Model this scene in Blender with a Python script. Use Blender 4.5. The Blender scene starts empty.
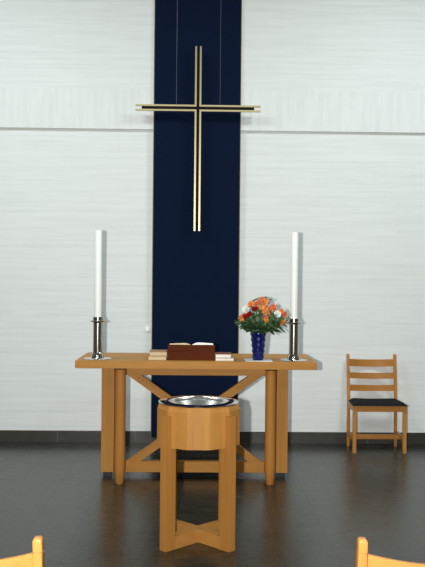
import bpy, bmesh, math, random
from mathutils import Vector, Matrix, Euler
C = bpy.context.scene.collection
PI = math.pi
R = math.radians

# ------------------------------------------------------------------ materials
def new_mat(name):
    m = bpy.data.materials.new(name); m.use_nodes = True
    nt = m.node_tree
    return m, nt, nt.nodes['Principled BSDF']

def simple(name, col, rough=.5, metal=0., coat=0., ior=1.5, spec=.5):
    m, nt, b = new_mat(name)
    b.inputs['Base Color'].default_value = (*col, 1)
    b.inputs['Roughness'].default_value = rough
    b.inputs['Metallic'].default_value = metal
    b.inputs['Coat Weight'].default_value = coat
    b.inputs['IOR'].default_value = ior
    b.inputs['Specular IOR Level'].default_value = spec
    return m

def N(nt, typ, **kw):
    n = nt.nodes.new(typ)
    for k, v in kw.items():
        if k in n.inputs: n.inputs[k].default_value = v
        else: setattr(n, k, v)
    return n

def ramp(nt, stops):
    r = nt.nodes.new('ShaderNodeValToRGB')
    while len(r.color_ramp.elements) < len(stops): r.color_ramp.elements.new(.5)
    for e, (p, c) in zip(r.color_ramp.elements, stops):
        e.position = p; e.color = (*c, 1)
    return r

def wood(name, base, dark, axis='x', tilt=0., rough=.5, seed=0., spec=.15):
    m, nt, b = new_mat(name)
    L = nt.links.new
    tc = N(nt, 'ShaderNodeTexCoord')
    mp0 = nt.nodes.new('ShaderNodeMapping'); mp0.inputs['Rotation'].default_value = (0, tilt, 0)
    mp0.inputs['Location'].default_value = (seed, seed*.7, seed*.3)
    mp = nt.nodes.new('ShaderNodeMapping')
    mp.inputs['Scale'].default_value = {'x': (1.3, 22, 22), 'y': (22, 1.3, 22), 'z': (22, 22, 1.3)}[axis]
    L(tc.outputs['Object'], mp0.inputs['Vector']); L(mp0.outputs[0], mp.inputs['Vector'])
    n1 = N(nt, 'ShaderNodeTexNoise', Scale=1.0, Detail=3., Roughness=.6, Distortion=.4)
    n2 = N(nt, 'ShaderNodeTexNoise', Scale=6.0, Detail=2., Roughness=.6)
    L(mp.outputs[0], n1.inputs['Vector']); L(mp.outputs[0], n2.inputs['Vector'])
    mx = N(nt, 'ShaderNodeMath', operation='MULTIPLY_ADD'); mx.inputs[1].default_value = .35
    ad = N(nt, 'ShaderNodeMath', operation='MULTIPLY'); ad.inputs[1].default_value = .65
    L(n1.outputs['Fac'], ad.inputs[0]); L(n2.outputs['Fac'], mx.inputs[0]); L(ad.outputs[0], mx.inputs[2])
    mid = tuple((x*.6+y*.4) for x, y in zip(base, dark))
    r = ramp(nt, [(.30, dark), (.45, mid), (.60, base), (.8, tuple(min(1, x*1.07) for x in base))])
    L(mx.outputs[0], r.inputs['Fac']); L(r.outputs['Color'], b.inputs['Base Color'])
    bp = N(nt, 'ShaderNodeBump', Strength=.08, Distance=.002); L(n2.outputs['Fac'], bp.inputs['Height'])
    L(bp.outputs[0], b.inputs['Normal'])
    b.inputs['Roughness'].default_value = rough
    b.inputs['Specular IOR Level'].default_value = spec
    return m

OAK, OAKD = (.44, .205, .044), (.355, .155, .030)
FNT, FNTD = (.415, .195, .046), (.335, .148, .033)
BCH, BCHD = (.47, .208, .052), (.40, .168, .040)
oak = {a: wood('oak_'+a, OAK, OAKD, a) for a in 'xyz'}
oak_d1 = wood('oak_diag_falling', OAK, OAKD, 'x', tilt=R(-34.5))
oak_d2 = wood('oak_diag_rising', OAK, OAKD, 'x', tilt=R(34.5), seed=3)
oak_post = wood('oak_post', (.43, .185, .040), (.345, .138, .028), 'z', seed=5)
fnt = {a: wood('font_oak_'+a, FNT, FNTD, a, seed=2) for a in 'xyz'}
fnt_leg = wood('font_leg_oak', (.375, .168, .038), (.30, .125, .027), 'z', seed=7)
bch = {a: wood('beech_'+a, BCH, BCHD, a, rough=.35, seed=4) for a in 'xyz'}
dark_wood = simple('dark_brown_wood', (.035, .010, .005), .7, spec=.1)
mahog = wood('mahogany', (.095, .021, .006), (.058, .011, .003), 'x', rough=.7, spec=.08)

def painted_brick(name, soldier=False, col=(.785, .818, .808)):
    m, nt, b = new_mat(name); L = nt.links.new
    tc = N(nt, 'ShaderNodeTexCoord')
    sep = N(nt, 'ShaderNodeSeparateXYZ'); L(tc.outputs['Object'], sep.inputs[0])
    cb = N(nt, 'ShaderNodeCombineXYZ')
    if soldier: L(sep.outputs['Z'], cb.inputs['X']); L(sep.outputs['X'], cb.inputs['Y'])
    else: L(sep.outputs['X'], cb.inputs['X']); L(sep.outputs['Z'], cb.inputs['Y'])
    # a slow wobble so that courses are not ruled lines
    wob = N(nt, 'ShaderNodeTexNoise', Scale=3.0, Detail=2.); L(tc.outputs['Object'], wob.inputs['Vector'])
    sub = N(nt, 'ShaderNodeVectorMath', operation='SUBTRACT'); sub.inputs[1].default_value = (.5, .5, .5)
    L(wob.outputs['Color'], sub.inputs[0])
    sc = N(nt, 'ShaderNodeVectorMath', operation='SCALE'); sc.inputs['Scale'].default_value = .02
    L(sub.outputs[0], sc.inputs[0])
    add = N(nt, 'ShaderNodeVectorMath', operation='ADD'); L(cb.outputs[0], add.inputs[0]); L(sc.outputs[0], add.inputs[1])
    br = nt.nodes.new('ShaderNodeTexBrick')
    br.inputs['Scale'].default_value = 1.
    br.inputs['Brick Width'].default_value = .40 if soldier else .24
    br.inputs['Row Height'].default_value = .0667
    br.inputs['Mortar Size'].default_value = .006
    br.inputs['Mortar Smooth'].default_value = .9
    br.inputs['Color1'].default_value = (*col, 1)
    br.inputs['Color2'].default_value = (*[c*.985 for c in col], 1)
    br.inputs['Mortar'].default_value = (*[c*.97 for c in col], 1)
    L(add.outputs[0], br.inputs['Vector'])
    # streaky brushed paint
    mp = nt.nodes.new('ShaderNodeMapping'); mp.inputs['Scale'].default_value = (22, 1, 3) if soldier else (1.7, 1, 38)
    L(tc.outputs['Object'], mp.inputs['Vector'])
    st = N(nt, 'ShaderNodeTexNoise', Scale=1., Detail=5., Roughness=.65); L(mp.outputs[0], st.inputs['Vector'])
    rr = ramp(nt, [(.3, (.925, .925, .925)), (.6, (1, 1, 1))]); L(st.outputs['Fac'], rr.inputs['Fac'])
    mul = N(nt, 'ShaderNodeMix', data_type='RGBA', blend_type='MULTIPLY'); mul.inputs['Factor'].default_value = 1.
    L(br.outputs['Color'], mul.inputs['A']); L(rr.outputs['Color'], mul.inputs['B'])
    L(mul.outputs['Result'], b.inputs['Base Color'])
    inv = N(nt, 'ShaderNodeMath', operation='MULTIPLY_ADD'); inv.inputs[1].default_value = -.25
    L(br.outputs['Fac'], inv.inputs[0]); L(st.outputs['Fac'], inv.inputs[2])
    bp = N(nt, 'ShaderNodeBump', Strength=.30, Distance=.004); L(inv.outputs[0], bp.inputs['Height'])
    L(bp.outputs[0], b.inputs['Normal'])
    b.inputs['Roughness'].default_value = .75
    return m
brick = painted_brick('white_painted_brick')
nave = painted_brick('brown_nave_brick', False, (.20, .145, .10))
soldier = painted_brick('white_painted_soldier_brick', True)

def slate_floor():
    m, nt, b = new_mat('dark_slate_tiles'); L = nt.links.new
    tc = N(nt, 'ShaderNodeTexCoord')
    sep = N(nt, 'ShaderNodeSeparateXYZ'); L(tc.outputs['Object'], sep.inputs[0])
    cb = N(nt, 'ShaderNodeCombineXYZ')
    a1 = N(nt, 'ShaderNodeMath', operation='ADD'); a1.inputs[1].default_value = 10.0 + .68 + .28*0 - .0
    a2 = N(nt, 'ShaderNodeMath', operation='ADD'); a2.inputs[1].default_value = 10.
    L(sep.outputs['Y'], a2.inputs[0]); L(sep.outputs['X'], a1.inputs[0])
    L(a2.outputs[0], cb.inputs['X']); L(a1.outputs[0], cb.inputs['Y'])
    br = nt.nodes.new('ShaderNodeTexBrick')
    br.inputs['Scale'].default_value = 1.
    br.inputs['Brick Width'].default_value = .62; br.inputs['Row Height'].default_value = .2857
    br.inputs['Mortar Size'].default_value = .002; br.inputs['Mortar Smooth'].default_value = .4
    br.inputs['Color1'].default_value = (.0265, .0255, .0190, 1); br.inputs['Color2'].default_value = (.0255, .0245, .0183, 1)
    br.inputs['Mortar'].default_value = (.019, .019, .0165, 1)
    L(cb.outputs[0], br.inputs['Vector'])
    mp = nt.nodes.new('ShaderNodeMapping'); mp.inputs['Scale'].default_value = (4, 30, 1); L(tc.outputs['Object'], mp.inputs['Vector'])
    st = N(nt, 'ShaderNodeTexNoise', Scale=1., Detail=6., Roughness=.7); L(mp.outputs[0], st.inputs['Vector'])
    rr = ramp(nt, [(.3, (.60, .60, .60)), (.7, (1.2, 1.2, 1.2))]); L(st.outputs['Fac'], rr.inputs['Fac'])
    mul = N(nt, 'ShaderNodeMix', data_type='RGBA', blend_type='MULTIPLY'); mul.inputs['Factor'].default_value = 1.
    L(br.outputs['Color'], mul.inputs['A']); L(rr.outputs['Color'], mul.inputs['B'])
    L(mul.outputs['Result'], b.inputs['Base Color'])
    r2 = N(nt, 'ShaderNodeMapRange'); r2.inputs['To Min'].default_value = .19; r2.inputs['To Max'].default_value = .34
    L(st.outputs['Fac'], r2.inputs['Value'])
    m1 = N(nt, 'ShaderNodeMath', operation='MULTIPLY_ADD'); m1.inputs[1].default_value = .05
    L(br.outputs['Fac'], m1.inputs[0]); L(r2.outputs[0], m1.inputs[2])
    L(m1.outputs[0], b.inputs['Roughness'])
    hh = N(nt, 'ShaderNodeMath', operation='MULTIPLY_ADD'); hh.inputs[1].default_value = -.12
    L(br.outputs['Fac'], hh.inputs[0]); L(st.outputs['Fac'], hh.inputs[2])
    bp = N(nt, 'ShaderNodeBump', Strength=.10, Distance=.003); L(hh.outputs[0], bp.inputs['Height'])
    L(bp.outputs[0], b.inputs['Normal'])
    b.inputs['IOR'].default_value = 1.45
    return m
floor_m = slate_floor()

def stone_skirting():
    m, nt, b = new_mat('dark_stone_skirting'); L = nt.links.new
    tc = N(nt, 'ShaderNodeTexCoord')
    n = N(nt, 'ShaderNodeTexNoise', Scale=14., Detail=5.); L(tc.outputs['Object'], n.inputs['Vector'])
    sep = N(nt, 'ShaderNodeSeparateXYZ'); L(tc.outputs['Object'], sep.inputs[0])
    r = ramp(nt, [(.3, (.028, .027, .021)), (.7, (.044, .042, .034))]); L(n.outputs['Fac'], r.inputs['Fac'])
    # joint every 0.695 m
    a = N(nt, 'ShaderNodeMath', operation='ADD'); a.inputs[1].default_value = 1.24 + 6.95
    md = N(nt, 'ShaderNodeMath', operation='MODULO'); md.inputs[1].default_value = .695
    lt = N(nt, 'ShaderNodeMath', operation='LESS_THAN'); lt.inputs[1].default_value = .007
    L(sep.outputs['X'], a.inputs[0]); L(a.outputs[0], md.inputs[0]); L(md.outputs[0], lt.inputs[0])
    mix = N(nt, 'ShaderNodeMix', data_type='RGBA'); L(lt.outputs[0], mix.inputs['Factor'])
    L(r.outputs['Color'], mix.inputs['A']); mix.inputs['B'].default_value = (.10, .10, .09, 1)
    L(mix.outputs['Result'], b.inputs['Base Color']); b.inputs['Roughness'].default_value = .4
    return m
skirt_m = stone_skirting()

def fabric(name, col, scale=400., bump=.3, rough=.95):
    m, nt, b = new_mat(name); L = nt.links.new
    tc = N(nt, 'ShaderNodeTexCoord')
    w1 = N(nt, 'ShaderNodeTexNoise', Scale=scale, Detail=2.); L(tc.outputs['Object'], w1.inputs['Vector'])
    r = ramp(nt, [(.3, tuple(c*.8 for c in col)), (.7, tuple(c*1.15 for c in col))]); L(w1.outputs['Fac'], r.inputs['Fac'])
    L(r.outputs['Color'], b.inputs['Base Color'])
    bp = N(nt, 'ShaderNodeBump', Strength=bump, Distance=.001); L(w1.outputs['Fac'], bp.inputs['Height']); L(bp.outputs[0], b.inputs['Normal'])
    b.inputs['Roughness'].default_value = rough
    b.inputs['Specular IOR Level'].default_value = .15
    return m
navy = fabric('navy_cloth', (.0045, .0105, .031), 300.)
navy.node_tree.nodes['Principled BSDF'].inputs['Specular IOR Level'].default_value = .06
seat_black = fabric('black_seat_cloth', (.012, .012, .015), 500.)
edge_m = simple('ochre_edging', (.13, .10, .035), .6)
brass = simple('polished_brass', (.50, .43, .26), .42, 1.)
core_m = simple('blackened_core', (.008, .007, .006), .7, spec=.1)
wire_m = simple('steel_wire', (.10, .12, .16), .4, .3)
steel = simple('polished_steel', (.66, .65, .62), .13, 1.)
steel_b = simple('basin_steel', (.70, .70, .68), .08, 1.)
steel_in = simple('basin_inner_steel', (.76, .76, .74), .27, 1.)
wax = simple('white_wax', (.84, .86, .83), .45)
wax.node_tree.nodes['Principled BSDF'].inputs['Subsurface Weight'].default_value = .0
wick_m = simple('wick', (.03, .025, .02), .9)
plaster = simple('white_plaster', (.78, .79, .78), .8)
plastic = simple('white_plastic', (.86, .86, .87), .35)
black_pl = simple('black_rubber', (.012, .012, .012), .6)
white_cl = fabric('white_cloth', (.70, .71, .70), 200.)
page_c = simple('cream_pages', (.62, .49, .30), .8)
page_w = simple('white_pages', (.85, .84, .79), .8)
cover_tan = simple('tan_cover', (.30, .16, .075), .6)
cover_br = simple('brown_cover', (.17, .06, .03), .55)
cover_rd = simple('red_brown_cover', (.20, .07, .035), .55)
cover_cr = simple('pale_cover', (.62, .50, .36), .6)
glass_blue, _nt, _b = new_mat('cobalt_glass')
_b.inputs['Base Color'].default_value = (.003, .010, .15, 1); _b.inputs['Roughness'].default_value = .04
_b.inputs['Transmission Weight'].default_value = .35; _b.inputs['IOR'].default_value = 1.5

def petal_mat(name, c1, c2):
    m, nt, b = new_mat(name); L = nt.links.new
    tc = N(nt, 'ShaderNodeTexCoord'); n = N(nt, 'ShaderNodeTexNoise', Scale=45., Detail=2.)
    L(tc.outputs['Object'], n.inputs['Vector'])
    r = ramp(nt, [(.35, c1), (.65, c2)]); L(n.outputs['Fac'], r.inputs['Fac']); L(r.outputs['Color'], b.inputs['Base Color'])
    b.inputs['Roughness'].default_value = .6
    return m
orange_m = petal_mat('orange_petals', (.62, .13, .012), (.80, .28, .03))
pink_or_m = petal_mat('coral_petals', (.55, .06, .018), (.68, .14, .04))
red_m = petal_mat('red_petals', (.32, .010, .010), (.45, .020, .012))
white_m = petal_mat('white_petals', (.86, .87, .82), (.93, .94, .91))
leaf_m = petal_mat('green_leaves', (.022, .055, .014), (.05, .11, .03))
leaf_l = petal_mat('light_green_leaves', (.05, .10, .03), (.09, .16, .06))
stem_m = simple('green_stem', (.05, .11, .03), .6)
stamen_m = simple('stamen', (.35, .22, .03), .6)

# ------------------------------------------------------------------ helpers
def obj(name, bm, m, parent=None, loc=None, smooth=False, bevel=0., seg=2):
    if bevel > 0:
        es = [e for e in bm.edges if len(e.link_faces) == 2 and e.calc_face_angle(0) > R(35)]
        bmesh.ops.bevel(bm, geom=es, offset=bevel, segments=seg, profile=.5, affect='EDGES', clamp_overlap=True)
    bmesh.ops.recalc_face_normals(bm, faces=bm.faces[:])
    if smooth:
        for f in bm.faces: f.smooth = True
        for e in bm.edges:
            if len(e.link_faces) == 2 and e.calc_face_angle(0) > R(38): e.smooth = False
    me = bpy.data.meshes.new(name); bm.to_mesh(me); bm.free()
    o = bpy.data.objects.new(name, me); C.objects.link(o)
    for mm in (m if isinstance(m, (list, tuple)) else [m]): me.materials.append(mm)
    if parent: o.parent = parent
    if loc: o.location = loc
    return o

def tag(o, label, cat, group=None):
    o['label'] = label; o['category'] = cat
    if group: o['group'] = group
    return o

def thing(name, label, cat, loc=(0, 0, 0), rz=0, group=None):
    o = bpy.data.objects.new(name, None); C.objects.link(o); o.empty_display_size = .1
    o.location = loc; o.rotation_euler = (0, 0, rz)
    return tag(o, label, cat, group)

def struct(name, bm, m, **kw):
    o = obj(name, bm, m, **kw); o['kind'] = 'structure'; return o

def box(bm, x0, x1, y0, y1, z0, z1, mi=0):
    vs = [bm.verts.new(p) for p in ((x0,y0,z0),(x1,y0,z0),(x1,y1,z0),(x0,y1,z0),(x0,y0,z1),(x1,y0,z1),(x1,y1,z1),(x0,y1,z1))]
    for q in ((3,2,1,0),(4,5,6,7),(0,1,5,4),(1,2,6,5),(2,3,7,6),(3,0,4,7)):
        bm.faces.new([vs[i] for i in q]).material_index = mi
    return bm

def B(*a): return box(bmesh.new(), *a)

def prism(bm, pts, fn, h):
    """extrude polygon pts (2d) by h; fn(a,b,t) -> 3d"""
    lo = [bm.verts.new(fn(a, b, 0)) for a, b in pts]; hi = [bm.verts.new(fn(a, b, h)) for a, b in pts]
    n = len(pts)
    bm.faces.new(lo[::-1]); bm.faces.new(hi)
    for i in range(n): bm.faces.new((lo[i], lo[(i+1) % n], hi[(i+1) % n], hi[i]))
    return bm

def lathe(prof, seg=48, a0=0., closed=False, bm=None, cx=0, cy=0):
    bm = bm or bmesh.new()
    rings = []
    for r, z in prof:
        if r < 1e-6: rings.append([bm.verts.new((cx, cy, z))])
        else: rings.append([bm.verts.new((cx+r*math.cos(a0+2*PI*i/seg), cy+r*math.sin(a0+2*PI*i/seg), z)) for i in range(seg)])
    pairs = list(zip(rings, rings[1:]))
    if closed: pairs.append((rings[-1], rings[0]))
    for A, D in pairs:
        for i in range(seg):
            j = (i+1) % seg
            if len(A) == 1 and len(D) == 1: continue
            if len(A) == 1: bm.faces.new((A[0], D[j], D[i]))
            elif len(D) == 1: bm.faces.new((A[i], A[j], D[0]))
            else: bm.faces.new((A[i], A[j], D[j], D[i]))
    return bm

def tube(bm, pts, r, seg=6):
    pts = [Vector(p) for p in pts]; rings = []
    for i, p in enumerate(pts):
        d = (pts[min(i+1, len(pts)-1)] - pts[max(i-1, 0)]).normalized()
        u = d.orthogonal().normalized(); w = d.cross(u)
        if rings:
            pu = rings[-1][1]; u = (pu - d*pu.dot(d)).normalized(); w = d.cross(u)
        rr = r[i] if isinstance(r, (list, tuple)) else r
        rings.append(([bm.verts.new(p + (u*math.cos(2*PI*k/seg) + w*math.sin(2*PI*k/seg))*rr) for k in range(seg)], u))
    for (A, _), (D, _) in zip(rings, rings[1:]):
        for k in range(seg): bm.faces.new((A[k], A[(k+1) % seg], D[(k+1) % seg], D[k]))
    bm.faces.new(rings[0][0][::-1]); bm.faces.new(rings[-1][0])
    return bm

# ------------------------------------------------------------------ the room
WY = 7.36                    # altar wall, lower face
UY = 7.334                    # face of the upper wall, which stands forward of it
X0, X1, Y0, ZC = -4.4, 4.4, -5.0, 4.7
ZE = 2.80                   # lower edge of the upper wall
struct('floor', B(X0-.2, X1+.2, Y0-.2, WY+.2, -.1, 0), floor_m)
w = bmesh.new()
box(w, X0-.2, X1+.2, WY, WY+.2, 0, ZC)
box(w, X0, X1, UY, WY, ZE+.36, ZC)
struct('wall_front', w, brick)
struct('trim_1', B(X0, X1, UY, WY, ZE, ZE+.36), soldier)
struct('wall_left', B(X0-.2, X0, Y0, WY, 0, ZC), nave)
struct('wall_right', B(X1, X1+.2, Y0, WY, 0, ZC), nave)
struct('ceiling', B(X0-.2, X1+.2, Y0-.2, WY+.2, ZC, ZC+.15), plaster)
# rear wall; its unseen window opening is added for frontal light and steel highlights
w = bmesh.new()
WX0, WX1, WZ0, WZ1 = -.75, .75, .15, 1.55
box(w, X0-.2, WX0, Y0-.2, Y0, 0, ZC); box(w, WX1, X1+.2, Y0-.2, Y0, 0, ZC)
box(w, WX0, WX1, Y0-.2, Y0, 0, WZ0); box(w, WX0, WX1, Y0-.2, Y0, WZ1, ZC)
struct('wall_rear', w, nave)
w = bmesh.new()
for a in ((WX0, WX0+.06, WZ0, WZ1), (WX1-.06, WX1, WZ0, WZ1), (WX0, WX1, WZ0, WZ0+.06), (WX0, WX1, WZ1-.06, WZ1), (-.03, .03, WZ0, WZ1)):
    box(w, a[0], a[1], Y0-.14, Y0-.06, a[2], a[3])
struct('added_window_1', w, oak['z'])  # frame of the added window, out of view
struct('baseboard_front', B(X0, X1, WY-.018, WY, 0, .10), skirt_m, bevel=.002)

# ------------------------------------------------------------------ navy banner
t = thing('wall_banner', 'tall navy blue cloth banner hanging down the middle of the white wall', 'banner', (-.016, UY-.012, .05))
hw = .389
obj('cloth', B(-hw+.006, hw-.006, -.012, .010, 0, ZC-.05-.02), navy, t)
e1 = obj('edging', B(-hw, -hw+.006, -.013, .011, 0, ZC-.05-.02), edge_m, t); e1['label'] = 'thin ochre edging'
e2 = obj('edging', B(hw-.006, hw, -.013, .011, 0, ZC-.05-.02), edge_m, t); e2['label'] = 'thin ochre edging'
obj('hanging_rail', B(-hw-.01, hw+.01, -.016, .012, ZC-.05-.02, ZC-.05), dark_wood, t)

# ------------------------------------------------------------------ the cross
CD = 7.225
t = thing('hanging_cross', 'slender brass cross with black core hanging on wires before the navy banner', 'cross', (-.010, CD, 2.970))
L_, R_, T_, B_ = -.549, .550, .543, -1.080
go, gi, hd = .0282, .0128, .011
for sx, sz, ex, ez in ((-1, 1, L_, T_), (1, 1, R_, T_), (-1, -1, L_, B_), (1, -1, R_, B_)):
    pts = [(sx*gi, sz*gi), (ex, sz*gi), (ex, sz*go), (sx*go, sz*go), (sx*go, ez), (sx*gi, ez)]
    obj('brass_bar', prism(bmesh.new(), pts, lambda a, b, h: (a, -hd+h, b), 2*hd), brass, t, bevel=.006, seg=3, smooth=True)
cw = gi
pts = [(L_+.055, -cw), (-cw, -cw), (-cw, B_+.055), (cw, B_+.055), (cw, -cw), (R_-.055, -cw), (R_-.055, cw), (cw, cw), (cw, T_-.055), (-cw, T_-.055), (-cw, cw), (L_+.055, cw)]
k = obj('core', prism(bmesh.new(), pts, lambda a, b, h: (a, -.006+h, b), .012), core_m, t); k['label'] = 'matt black inner bar'
for x in (-.190, .194):
    obj('wire', tube(bmesh.new(), [(x, 0, .028), (x, 0, ZC-2.970)], .0017), wire_m, t)

# ------------------------------------------------------------------ altar table
TX = -.011
TZ, TT = .887, .052
t = thing('altar_table', 'oak altar table with cross-braced frame and thick plank top', 'table', (TX, 6.06, 0))
def ty(y): return y - 6.06
tabletop = obj('tabletop', B(-.836, .853, ty(5.72), ty(6.38), TZ-TT, TZ), oak['x'], t, bevel=.003)
FY0, FY1 = ty(6.06), ty(6.115)
for s in (-1, 1):
    a, b_ = (-.689, -.596) if s < 0 else (.588, .689)
    bl = obj('board_leg', B(a, b_, FY0, FY1, .034, TZ-TT), oak['z'], t, bevel=.002)
    obj('glide', B(a+.015, b_-.015, FY0+.01, FY1-.01, 0, .034), black_pl, bl)
    px = -.532 if s < 0 else .541
    prof = [(0, 0), (.0255, 0), (.0285, .004), (.037, .10), (.039, .14), (.039, TZ-TT-.018), (0, TZ-TT-.018)]
    post = obj('post', lathe(prof, 14, R(8), cx=px, cy=ty(5.85)), oak_post, t, smooth=True)
    cap = obj('cap', B(px-.037, px+.037, ty(5.85)-.037, ty(5.85)+.037, TZ-TT-.018, TZ-TT), dark_wood, post)
    cap['label'] = 'dark brown block under the top'
    obj('cleat', B(px-.024, px+.024, ty(5.885), FY0, .045, .105), oak['y'], t)
obj('apron', B(-.588, .588, FY0+.002, FY1, .752, TZ-TT), oak['x'], t, bevel=.002)
obj('stretcher', B(-.588, .588, FY0+.002, FY1, .034, .114), oak['x'], t, bevel=.002)
hx, hv, th, cz = .45, .319, .052, .433
def diag(s):
    # runs from the apron to the stretcher, ends cut level
    dx = th*hx/hv*1.12
    pts = [(-s*(hx)-dx*.62, hv), (-s*(hx)+dx*.62, hv), (s*(hx)+dx*.62, -hv), (s*(hx)-dx*.62, -hv)]
    y0, y1 = (FY0+.004, FY0+.026) if s > 0 else (FY0+.0265, FY1-.002)
    y0 = FY0+.004 if s > 0 else FY0+.0045
    return prism(bmesh.new(), pts, lambda a, b, h: (a, y0+h, cz+b), .046)
obj('diagonal_brace', diag(1), oak_d1, t, bevel=.0015)
obj('diagonal_brace', diag(-1), oak_d2, t, bevel=.0015)

# ------------------------------------------------------------------ baptismal font
t = thing('baptismal_font', 'twelve-sided oak baptismal font on four legs in front of the table', 'font', (.013, 4.58, 0))
RD = .236
prof = [(0, .551), (RD, .551), (RD, .747), (RD-.010, .773), (.176, .773), (.176, .62), (0, .62)]
obj('drum', lathe(prof, 12, R(15)), fnt['z'], t, bevel=.0012, seg=1)
tl = .050
for k in range(4):
    a = R(45+90*k); u = Vector((math.cos(a), math.sin(a), 0)); v = Vector((-u.y, u.x, 0))
    pts = [(.195, 0), (.263, 0), (.263, .724), (.230, .724), (.230, .551), (.195, .551)]
    obj('leg', prism(bmesh.new(), pts, lambda r, z, h: u*r + v*(h-tl/2) + Vector((0, 0, z)), tl), fnt_leg, t, bevel=.002)
for k in range(2):
    a = R(45+90*k); u = Vector((math.cos(a), math.sin(a), 0)); v = Vector((-u.y, u.x, 0)); hh = .072-.0005*k
    obj('base_rail', prism(bmesh.new(), [(-.195, 0), (.195, 0), (.195, hh), (-.195, hh)],
        lambda r, z, h: u*r + v*(h-.025) + Vector((0, 0, z+.001*k)), .05), fnt['x'], t, bevel=.0015)
prof = [(.219, .7685), (.2245, .771), (.2235, .775), (.205, .7775), (.170, .777), (.163, .772), (.157, .755), (.140, .715), (.10, .685), (.05, .672), (0, .670),
        (0, .667), (.05, .669), (.102, .681), (.143, .712), (.16, .752), (.166, .7685)]
bs = thing('basin', 'shiny steel baptismal basin with wide rim set in top of the font', 'basin', (.013, 4.58, .005))
obj('bowl', lathe(prof[4:14]+[(.166, .7687), (.170, .7687)], 72, closed=False), steel_in, bs, smooth=True)
rim = obj('rim', lathe([(.168, .7685), (.219, .7685), (.2245, .771), (.2235, .775), (.205, .7772), (.168, .777)], 72, closed=True), steel_b, bs, smooth=True)

# ------------------------------------------------------------------ candles and candlesticks
def candlestick(x, y, side):
    t = thing('candlestick', 'polished steel candlestick on the %s end of the altar table' % side, 'candlestick', (x, y, TZ))
    obj('base_plate', lathe([(0, 0), (.099, 0), (.100, .003), (.094, .006), (.05, .010), (0, .012)], 56), steel, t, smooth=True)
    obj('dome', lathe([(.046, .009), (.045, .022), (.040, .036), (.034, .046), (.0, .048)], 40), steel, t, smooth=True)
    obj('shaft', lathe([(0, .046), (.033, .046), (.033, .272), (.0355, .274), (.0355, .300), (.0295, .300), (.0295, .286), (0, .286)], 40), steel, t, smooth=True)
    obj('drip_plate', lathe([(.034, .257), (.054, .267), (.0560, .272), (.053, .2740), (.034, .2665)], 40, closed=True), steel, t, smooth=True)
    c = thing('candle', 'tall thick white candle standing in the %s candlestick' % side, 'candle', (x, y, TZ+.2865))
    obj('wax', lathe([(0, 0), (.0255, 0), (.0255, .626), (.023, .630), (.008, .627), (0, .626)], 40), wax, c, smooth=True)
    k = obj('wick', tube(bmesh.new(), [(0, 0, .625), (0, 0, .632), (.001, 0, .636)], .0014), wick_m, c); k['label'] = 'short dark wick'
candlestick(-.709, 5.87, 'left')
candlestick(.694, 5.87, 'right')

# ------------------------------------------------------------------ book stand, open book, hymn books
SX, SY = -.039, 5.80
t = thing('book_stand', 'dark reddish brown wooden book stand at the middle of the altar table', 'book stand', (SX, SY, TZ))
obj('back_panel', B(-.166, .166, 0, .014, 0, .110), mahog, t, bevel=.0015)
sl = prism(bmesh.new(), [(.014, .090), (.014, .104), (.235, .036), (.235, .022)], lambda a, b, h: (-.166+h, a, b), .332)
obj('slope_board', sl, mahog, t)
obj('ledge', B(-.166, .166, .235, .249, 0, .060), mahog, t)
for s in (-1, 1):
    obj('side_panel', prism(bmesh.new(), [(.014, 0), (.014, .090), (.235, .022), (.235, 0)], lambda a, b, h: (s*.150-.007+h, a, b), .014), mahog, t)
# open book lies on the slope; local x across, y up the slope
t = thing('open_book', 'open book with cream pages lying on the brown stand', 'book', (SX, SY+.1245, TZ+.0705))
t.rotation_euler = (R(-17.1), 0, 0)
# local frame: y = away from the viewer (down the slope)
obj('cover', B(-.160, .160, -.112, .108, 0, .004), cover_br, t, bevel=.001)
for s in (-1, 1):
    pts = [(0, .004)]
    n = 10
    H = .014 if s < 0 else .019
    for i in range(n+1):
        q = i/n
        pts.append((s*(.001+q*.153), .006 + H*math.sin(min(1, q*3.2)*PI/2)*(1-.35*q*q)))
    pts.append((s*.154, .004))
    if s < 0: pts = pts[::-1]
    pg = obj('page_block', prism(bmesh.new(), pts, lambda a, b, h: (a, -.108+h, b), .212), page_c if s < 0 else page_w, t)
    pg['label'] = 'cream left pages' if s < 0 else 'whiter right pages'

def book(label, x0, x1, y0, dep, z0, h, cov, pages, rz=0., ct=.003):
    cx = (x0+x1)/2; hw = (x1-x0)/2
    t = thing('hymn_book', label, 'book', (cx, y0+dep/2, z0), rz, 'small books on the altar table')
    c = bmesh.new()
    box(c, -hw, hw, -dep/2, dep/2, 0, ct); box(c, -hw, hw, -dep/2, dep/2, h-ct, h); box(c, -hw, hw, dep/2-ct, dep/2, ct, h-ct)
    obj('cover', c, cov, t)
    obj('page_block', B(-hw+.003, hw-.003, -dep/2+.002, dep/2-ct, ct, h-ct), pages, t)
book('cream-edged closed book under another, left of the book stand', -.345, -.213, 5.795, .18, TZ, .030, cover_tan, page_c)
book('cream-edged closed book lying topmost, left of the book stand', -.337, -.212, 5.80, .17, TZ+.030, .031, cover_tan, page_c, R(1))
book('thin white book at the bottom, right of the book stand', .131, .264, 5.79, .18, TZ, .019, cover_cr, page_w)
book('white-edged book in brown cover lying topmost, right of the book stand', .132, .246, 5.80, .16, TZ+.019, .028, cover_rd, page_w, R(-1))

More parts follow.
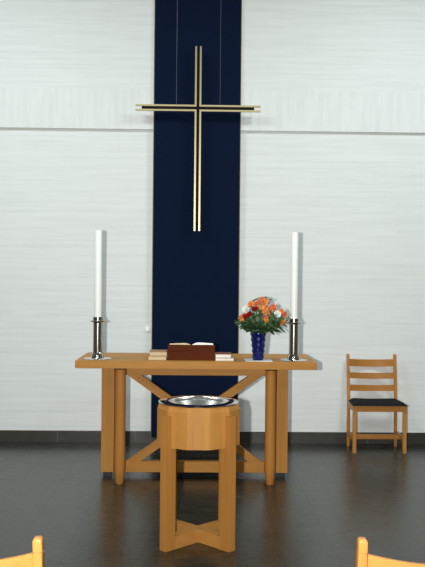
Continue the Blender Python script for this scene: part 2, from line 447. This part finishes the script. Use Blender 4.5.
# ------------------------------------------------------------------ vase, doily, bouquet
VX, VY = .438, 5.845
dz = bmesh.new()
box(dz, VX-.095, VX+.095, VY-.095, VY+.085, TZ, TZ+.003)
tag(obj('table_mat', dz, white_cl, bevel=.001), 'small square white cloth mat under the blue vase', 'mat')
VZ = TZ+.003
prof = [(0, 0), (.036, 0), (.041, .004)]
n = 60
for i in range(1, n+1):
    q = i/n; z = .004 + .201*q
    r = .0395 + .018*q**1.25 + .0028*math.cos(2*PI*(q*5.0+.5))*(1 if q < .96 else .3)
    prof.append((r, z))
prof += [(.0555, .2055)]
inner = [(max(r-.0045, 0), max(z, .008)) for r, z in reversed(prof[3:-1])]
prof += inner + [(0, .008)]
t = thing('vase', 'cobalt blue ribbed glass vase flaring towards the top', 'vase', (VX, VY, VZ))
obj('glass_body', lathe(prof, 48), glass_blue, t, smooth=True)

rnd = random.Random(11)
def vpos(zx, zy, dy):
    """point from a position in the bouquet (bouquet frame: metres from the vase axis, height above the table)"""
    return Vector((zx, dy, zy))
def px(zx, zy):     # bouquet sketch grid -> metres from vase axis / above table
    return ((235+zx/7.083-196.9)/140.4-VX, 1.45-(290+zy/7.083-281)/140.4-VZ)

def petal(bm, base, d, up, ln, wd, curl):
    side = d.cross(up).normalized(); rows = []
    for i in range(5):
        q = i/4; wq = wd*math.sin(PI*(.12+.80*q))
        p = base + d*ln*q + up*(curl*q*q - .002*math.sin(q*PI))
        rows.append((bm.verts.new(p-side*wq+up*.0025*wq/wd), bm.verts.new(p), bm.verts.new(p+side*wq+up*.0025*wq/wd)))
    for A, D in zip(rows, rows[1:]):
        bm.faces.new((A[0], A[1], D[1], D[0])); bm.faces.new((A[1], A[2], D[2], D[1]))

def stem_path(P):
    a = Vector((P.x*.10, P.y*.10, .03)); b = Vector((max(-.035, min(.035, P.x*.4)), max(-.035, min(.035, P.y*.4)), .185))
    m = b.lerp(P, .55) + Vector((0, 0, .02*min(1, max(0, P.z-.2)*8)))
    return [a, b, m, P]

def flower(name, label, group, P, face, mat, size, kind):
    t = thing(name, label, 'flower', (VX, VY, VZ), 0, group)
    obj('stem', tube(bmesh.new(), stem_path(P), .0022, 5), stem_m, t)
    bm = bmesh.new()
    f = face.normalized(); u = f.orthogonal().normalized(); w_ = f.cross(u)
    if kind == 'lily':
        for k in range(6):
            a = 2*PI*k/6 + .3; r_ = u*math.cos(a)+w_*math.sin(a)
            d = (r_*.80 + f*.60).normalized(); up = (f*.8 - r_*.6).normalized()
            petal(bm, P, d, up, size*(1 if k % 2 else .92), size*.27, -.35*size)
    else:
        for ring, (cnt, op, ln) in enumerate(((11, 1.25, 1.), (11, .95, .98), (9, .62, .95), (6, .28, .9))):
            for k in range(cnt):
                a = 2*PI*k/cnt + ring*.7; r_ = u*math.cos(a)+w_*math.sin(a)
                d = (r_*math.sin(op)+f*math.cos(op)).normalized(); up = (f*math.sin(op)-r_*math.cos(op)).normalized()
                petal(bm, P, d, up, size*ln, size*.30, size*.25)
    obj('petals', bm, mat, t, smooth=True)
    if kind == 'lily':
        s = bmesh.new()
        for k in range(4):
            a = 2*PI*k/4; r_ = u*math.cos(a)+w_*math.sin(a)
            tube(s, [P+f*.002, P+f*size*.5+r_*size*.12, P+f*size*.8+r_*size*.25], .0009, 4)
        obj('stamens', s, stamen_m, t)
    return t

orange = [(182, 62), (212, 72), (196, 92), (160, 80), (110, 92), (98, 104), (140, 98), (178, 118), (212, 118), (235, 132), (192, 142), (222, 158),
          (205, 186), (232, 196), (212, 204), (262, 112), (272, 128), (328, 148), (345, 168), (336, 214), (48, 196), (58, 180), (322, 226)]
for i, (a, b) in enumerate(orange):
    x, z = px(a, b)
    edge = min(1, abs(x)/.16)
    dy = -.085*(1-edge*.6) + rnd.uniform(-.015, .03)
    P = Vector((x, dy, z))
    fc = Vector((x*2.2+rnd.uniform(-.3, .3), -1, (z-.27)*2.5+rnd.uniform(-.2, .4)))
    flower('orange_flower', 'small orange lily-like flower in the bouquet in the blue vase', 'orange flowers of the bouquet', P, fc,
           orange_m if i % 3 else pink_or_m, rnd.uniform(.022, .028), 'lily')
for i, (a, b) in enumerate([(128, 132), (142, 124), (84, 176), (98, 166), (66, 184)]):
    x, z = px(a, b)
    P = Vector((x, -.08+rnd.uniform(-.01, .02), z))
    flower('red_flower', 'deep red flower at the left of the bouquet in the blue vase', 'red flowers of the bouquet', P,
           Vector((x*2, -1, .4)), red_m, .022, 'carnation')
x, z = px(78, 138); flower('white_carnation', 'white carnation on the left side of the bouquet', 'white carnations of the bouquet', Vector((x, -.05, z)), Vector((-.5, -1, .5)), white_m, .034, 'carnation')
x, z = px(288, 168); flower('white_carnation', 'white carnation on the right side of the bouquet', 'white carnations of the bouquet', Vector((x, -.06, z)), Vector((.4, -1, .4)), white_m, .032, 'carnation')

def sprig(P, n, ll, m, wf=.22):
    t = thing('leafy_sprig', 'leafy green sprig among the flowers in the blue vase', 'foliage', (VX, VY, VZ), 0, 'leafy sprigs of the bouquet')
    path = stem_path(P)
    obj('stem', tube(bmesh.new(), path, [.0022, .0022, .0018, .001], 5), stem_m, t)
    bm = bmesh.new()
    for i in range(n):
        q = .25 + .75*i/max(1, n-1)
        b, mid, e = path[1], path[2], path[3]
        p = b.lerp(mid, min(1, q*2)) if q < .5 else mid.lerp(e, (q-.5)*2)
        ax = (e-b).normalized()
        a = i*2.4 + rnd.random(); o_ = ax.orthogonal().normalized()
        o_ = (o_*math.cos(a) + ax.cross(o_)*math.sin(a))
        d = (ax*.75 + o_*.75 + Vector((0, -.25, -.1))).normalized()
        up = (Vector((0, -.5, 1)) - d*d.dot(Vector((0, -.5, 1)))).normalized()
        petal(bm, p, d, up, ll*rnd.uniform(.7, 1.15), ll*wf, -ll*rnd.uniform(.05, .35))
    obj('leaves', bm, m, t, smooth=True)
ends = [(18, 222, .0), (48, 235, -.03), (70, 252, -.06), (92, 236, -.10), (120, 244, -.11), (150, 215, -.12), (130, 185, -.09), (165, 165, -.09), (178, 226, -.12), (205, 244, -.12),
        (235, 230, -.11), (262, 240, -.09), (292, 252, -.05), (318, 258, -.03), (350, 232, .0), (378, 188, .0), (300, 205, -.07), (255, 190, -.09), (270, 150, -.03), (240, 70, .0),
        (150, 70, .02), (125, 82, .02), (200, 60, .04), (280, 110, .05), (100, 130, .04), (180, 120, .06), (60, 210, .03), (330, 190, .04), (150, 230, -.13), (115, 220, -.11), (195, 225, -.13), (225, 222, -.12), (90, 215, -.08)]
for i, (a, b, dy) in enumerate(ends):
    x, z = px(a, b)
    sprig(Vector((x, dy, z)), 9 if b > 130 else 6, .050 if b > 130 else .034, leaf_m if i % 5 else leaf_l, .27)

# ------------------------------------------------------------------ chairs
def slat_bm(z0, z1, half=.200, y=.0, bow=.057, dip=.010, th=.011):
    bm = bmesh.new(); n = 16; rows = []
    for i in range(n+1):
        q = -1 + 2*i/n; x = half*q; k = 1-q*q
        yy = y + bow*k; dz = -dip*k
        rows.append([bm.verts.new((x, yy-th/2, z0+dz)), bm.verts.new((x, yy+th/2, z0+dz)), bm.verts.new((x, yy+th/2, z1+dz)), bm.verts.new((x, yy-th/2, z1+dz))])
    for A, D in zip(rows, rows[1:]):
        for k in range(4): bm.faces.new((A[k], A[(k+1) % 4], D[(k+1) % 4], D[k]))
    bm.faces.new(rows[0][::-1]); bm.faces.new(rows[-1])
    return bm
def ypost(z):  # rear post centre line
    return .172 + (max(0, z-.40)/.42)**1.2*.052
def make_chair(label, loc, rz):
    t = thing('chair', label, 'chair', loc, rz, 'ladder-back chairs')
    for s in (-1, 1):
        # rear post: one bent stick, top a little rounded, with a fine groove below the tip
        bm = bmesh.new(); hw = .0115
        zs = [0, .2, .40, .5, .6, .7, .7725, .7735, .7755, .7765, .800, .8055, .809, .8112, .812]
        rows = []
        for z in zs:
            g = .0016 if .773 < z < .776 else 0
            d = .0165; wq = hw
            if z > .80:
                q = (z-.80)/.012; d = .0165*(1-.45*(1-math.sqrt(max(0, 1-q*q)))); wq = hw*(1-.5*(1-math.sqrt(max(0, 1-q*q))))
            c = ypost(z); x = s*.210
            rows.append([bm.verts.new((x-wq+g, c-d+g, z)), bm.verts.new((x+wq-g, c-d+g, z)), bm.verts.new((x+wq-g, c+d-g, z)), bm.verts.new((x-wq+g, c+d-g, z))])
        for A, D in zip(rows, rows[1:]):
            for k in range(4): bm.faces.new((A[k], A[(k+1) % 4], D[(k+1) % 4], D[k]))
        bm.faces.new(rows[0][::-1]); bm.faces.new(rows[-1])
        ve = [e for e in bm.edges if abs(e.verts[0].co.z-e.verts[1].co.z) > .0005]
        bmesh.ops.bevel(bm, geom=ve, offset=.003, segments=2, affect='EDGES', profile=.5)
        obj('back_post', bm, bch['z'], t, smooth=True)
        obj('front_leg', B(s*.214-.0150, s*.214+.0150, -.150, -.119, 0, .405), bch['z'], t, bevel=.003)
        obj('side_rail', B(s*.213-.010, s*.213+.010, -.119, .157, .352, .405), bch['y'], t, bevel=.002)
        obj('side_stretcher', B(s*.213-.010, s*.213+.010, -.119, .157, .095, .135), bch['y'], t, bevel=.002)
    obj('front_rail', B(-.199, .199, -.148, -.129, .352, .405), bch['x'], t, bevel=.002)
    obj('rear_rail', B(-.199, .199, .162, .182, .352, .405), bch['x'], t, bevel=.002)
    obj('cross_stretcher', B(-.203, .203, -.012, .012, .095, .135), bch['x'], t, bevel=.002)
    for z0, z1 in ((.704, .768), (.597, .650), (.488, .542)):
        obj('back_slat', slat_bm(z0, z1, .199, ypost((z0+z1)/2)-.004), bch['x'], t, bevel=.0025)
    # seat pad, gently dished and softly rounded
    bm = bmesh.new(); nx, ny = 14, 12; gr = []
    for j in range(ny+1):
        row = []
        for i in range(nx+1):
            u = -1+2*i/nx; v = -1+2*j/ny
            e = (1-abs(u)**8)*(1-abs(v)**8)
            hwid = .238 - .022*(v+1)/2*1.0
            z = .4065 + .030*max(0, e)**.4 - .010*(1-u*u)*max(0, e)
            row.append(bm.verts.new((hwid*u, -.010+.168*v, z)))
        gr.append(row)
    for j in range(ny):
        for i in range(nx): bm.faces.new((gr[j][i], gr[j][i+1], gr[j+1][i+1], gr[j+1][i]))
    ext = bmesh.ops.extrude_face_region(bm, geom=bm.faces[:])
    for g in ext['geom']:
        if isinstance(g, bmesh.types.BMVert): g.co.z = .4055
    sp = obj('seat_pad', bm, seat_black, t, smooth=True); sp['label'] = 'black upholstered seat pad'
    hk = obj('link_hook', tube(bmesh.new(), [(.222, -.06, .375), (.243, -.06, .375), (.245, -.06, .368), (.245, -.06, .355)], .004, 8), steel, t, smooth=True)
    hk['label'] = 'small steel linking hook'
    return t
src = make_chair('ladder-back wooden chair with black seat standing against the white wall', (1.560, 7.082, 0), 0)
def dup(root, label, loc, rz):
    r = root.copy(); C.objects.link(r); r.location = loc; r.rotation_euler = (0, 0, rz); r['label'] = label
    for ch in root.children:
        c = ch.copy(); C.objects.link(c); c.parent = r; c.matrix_parent_inverse = ch.matrix_parent_inverse.copy()
        for g in ch.children:
            d = g.copy(); C.objects.link(d); d.parent = c
    return r
dup(src, 'pale wooden chair nearest the viewer, its back showing in the lower left corner', (-.5995, 2.262, 0), PI)
dup(src, 'pale wooden chair nearest the viewer, its back showing in the lower right corner', (.628, 2.262, 0), PI)

# ------------------------------------------------------------------ small white box on the wall
bm = B(-.018, .018, -.016, 0, -.018, .018)
tag(obj('wall_socket', bm, plastic, loc=(-.442, WY, 1.018), bevel=.003), 'tiny white box fixed on the wall at the left edge of the navy banner', 'socket')

# ------------------------------------------------------------------ lights
def area(name, loc, rot, sx, sy, power, col):
    l = bpy.data.lights.new(name, 'AREA'); l.shape = 'RECTANGLE'; l.size = sx; l.size_y = sy; l.energy = power; l.color = col
    o = bpy.data.objects.new(name, l); C.objects.link(o); o.location = loc; o.rotation_euler = rot
    return o
# added fill light in the made-up rear window, brightening candlesticks and basin
area('added_rear_fill', (0, Y0-.02, (WZ0+WZ1)/2), (R(90), 0, 0), WX1-WX0-.1, WZ1-WZ0-.1, 35, (.90, .98, 1.))
# ceiling lamps over the nave and chancel
for x in (-2.2, 2.2):
    for y, pw in ((-1.5, 85), (5.0, 97)):
        area('ceiling_lamp', (x, y, ZC-.04), (0, 0, 0), .9, .9, pw, (.90, 1., .995))
# the photographer's flash, just left of the lens
l = bpy.data.lights.new('camera_flash', 'SPOT'); l.energy = 1010; l.shadow_soft_size = .02; l.spot_size = R(78); l.spot_blend = 1.; l.color = (1., .985, .95)
fl = bpy.data.objects.new('camera_flash', l); C.objects.link(fl); fl.location = (-.165, .02, 1.455)
fl.rotation_euler = (Vector((.1, 7.3, 1.65))-fl.location).to_track_quat('-Z', 'Y').to_euler()

wd = bpy.data.worlds.new('World'); bpy.context.scene.world = wd; wd.use_nodes = True
wd.node_tree.nodes['Background'].inputs['Color'].default_value = (.55, .68, .85, 1)
wd.node_tree.nodes['Background'].inputs['Strength'].default_value = .6

# ------------------------------------------------------------------ camera
cam = bpy.data.cameras.new('camera'); co = bpy.data.objects.new('camera', cam); C.objects.link(co)
cam.sensor_fit = 'VERTICAL'; cam.sensor_height = 36; cam.lens = 820/567*36; cam.clip_start = .02
yaw, pitch, roll = R(1.05), R(-.17), R(.54)
co.location = (0, 0, 1.45)
m = Matrix.Rotation(-yaw, 4, 'Z') @ Matrix.Rotation(R(90)+pitch, 4, 'X') @ Matrix.Rotation(roll, 4, 'Z')
co.rotation_euler = m.to_euler()
sc = bpy.context.scene
sc.camera = co
sc.view_settings.view_transform = 'Standard'; sc.view_settings.look = 'None'
sc.view_settings.exposure = -.14; sc.view_settings.gamma = 1.; sc.view_settings.use_curve_mapping = False
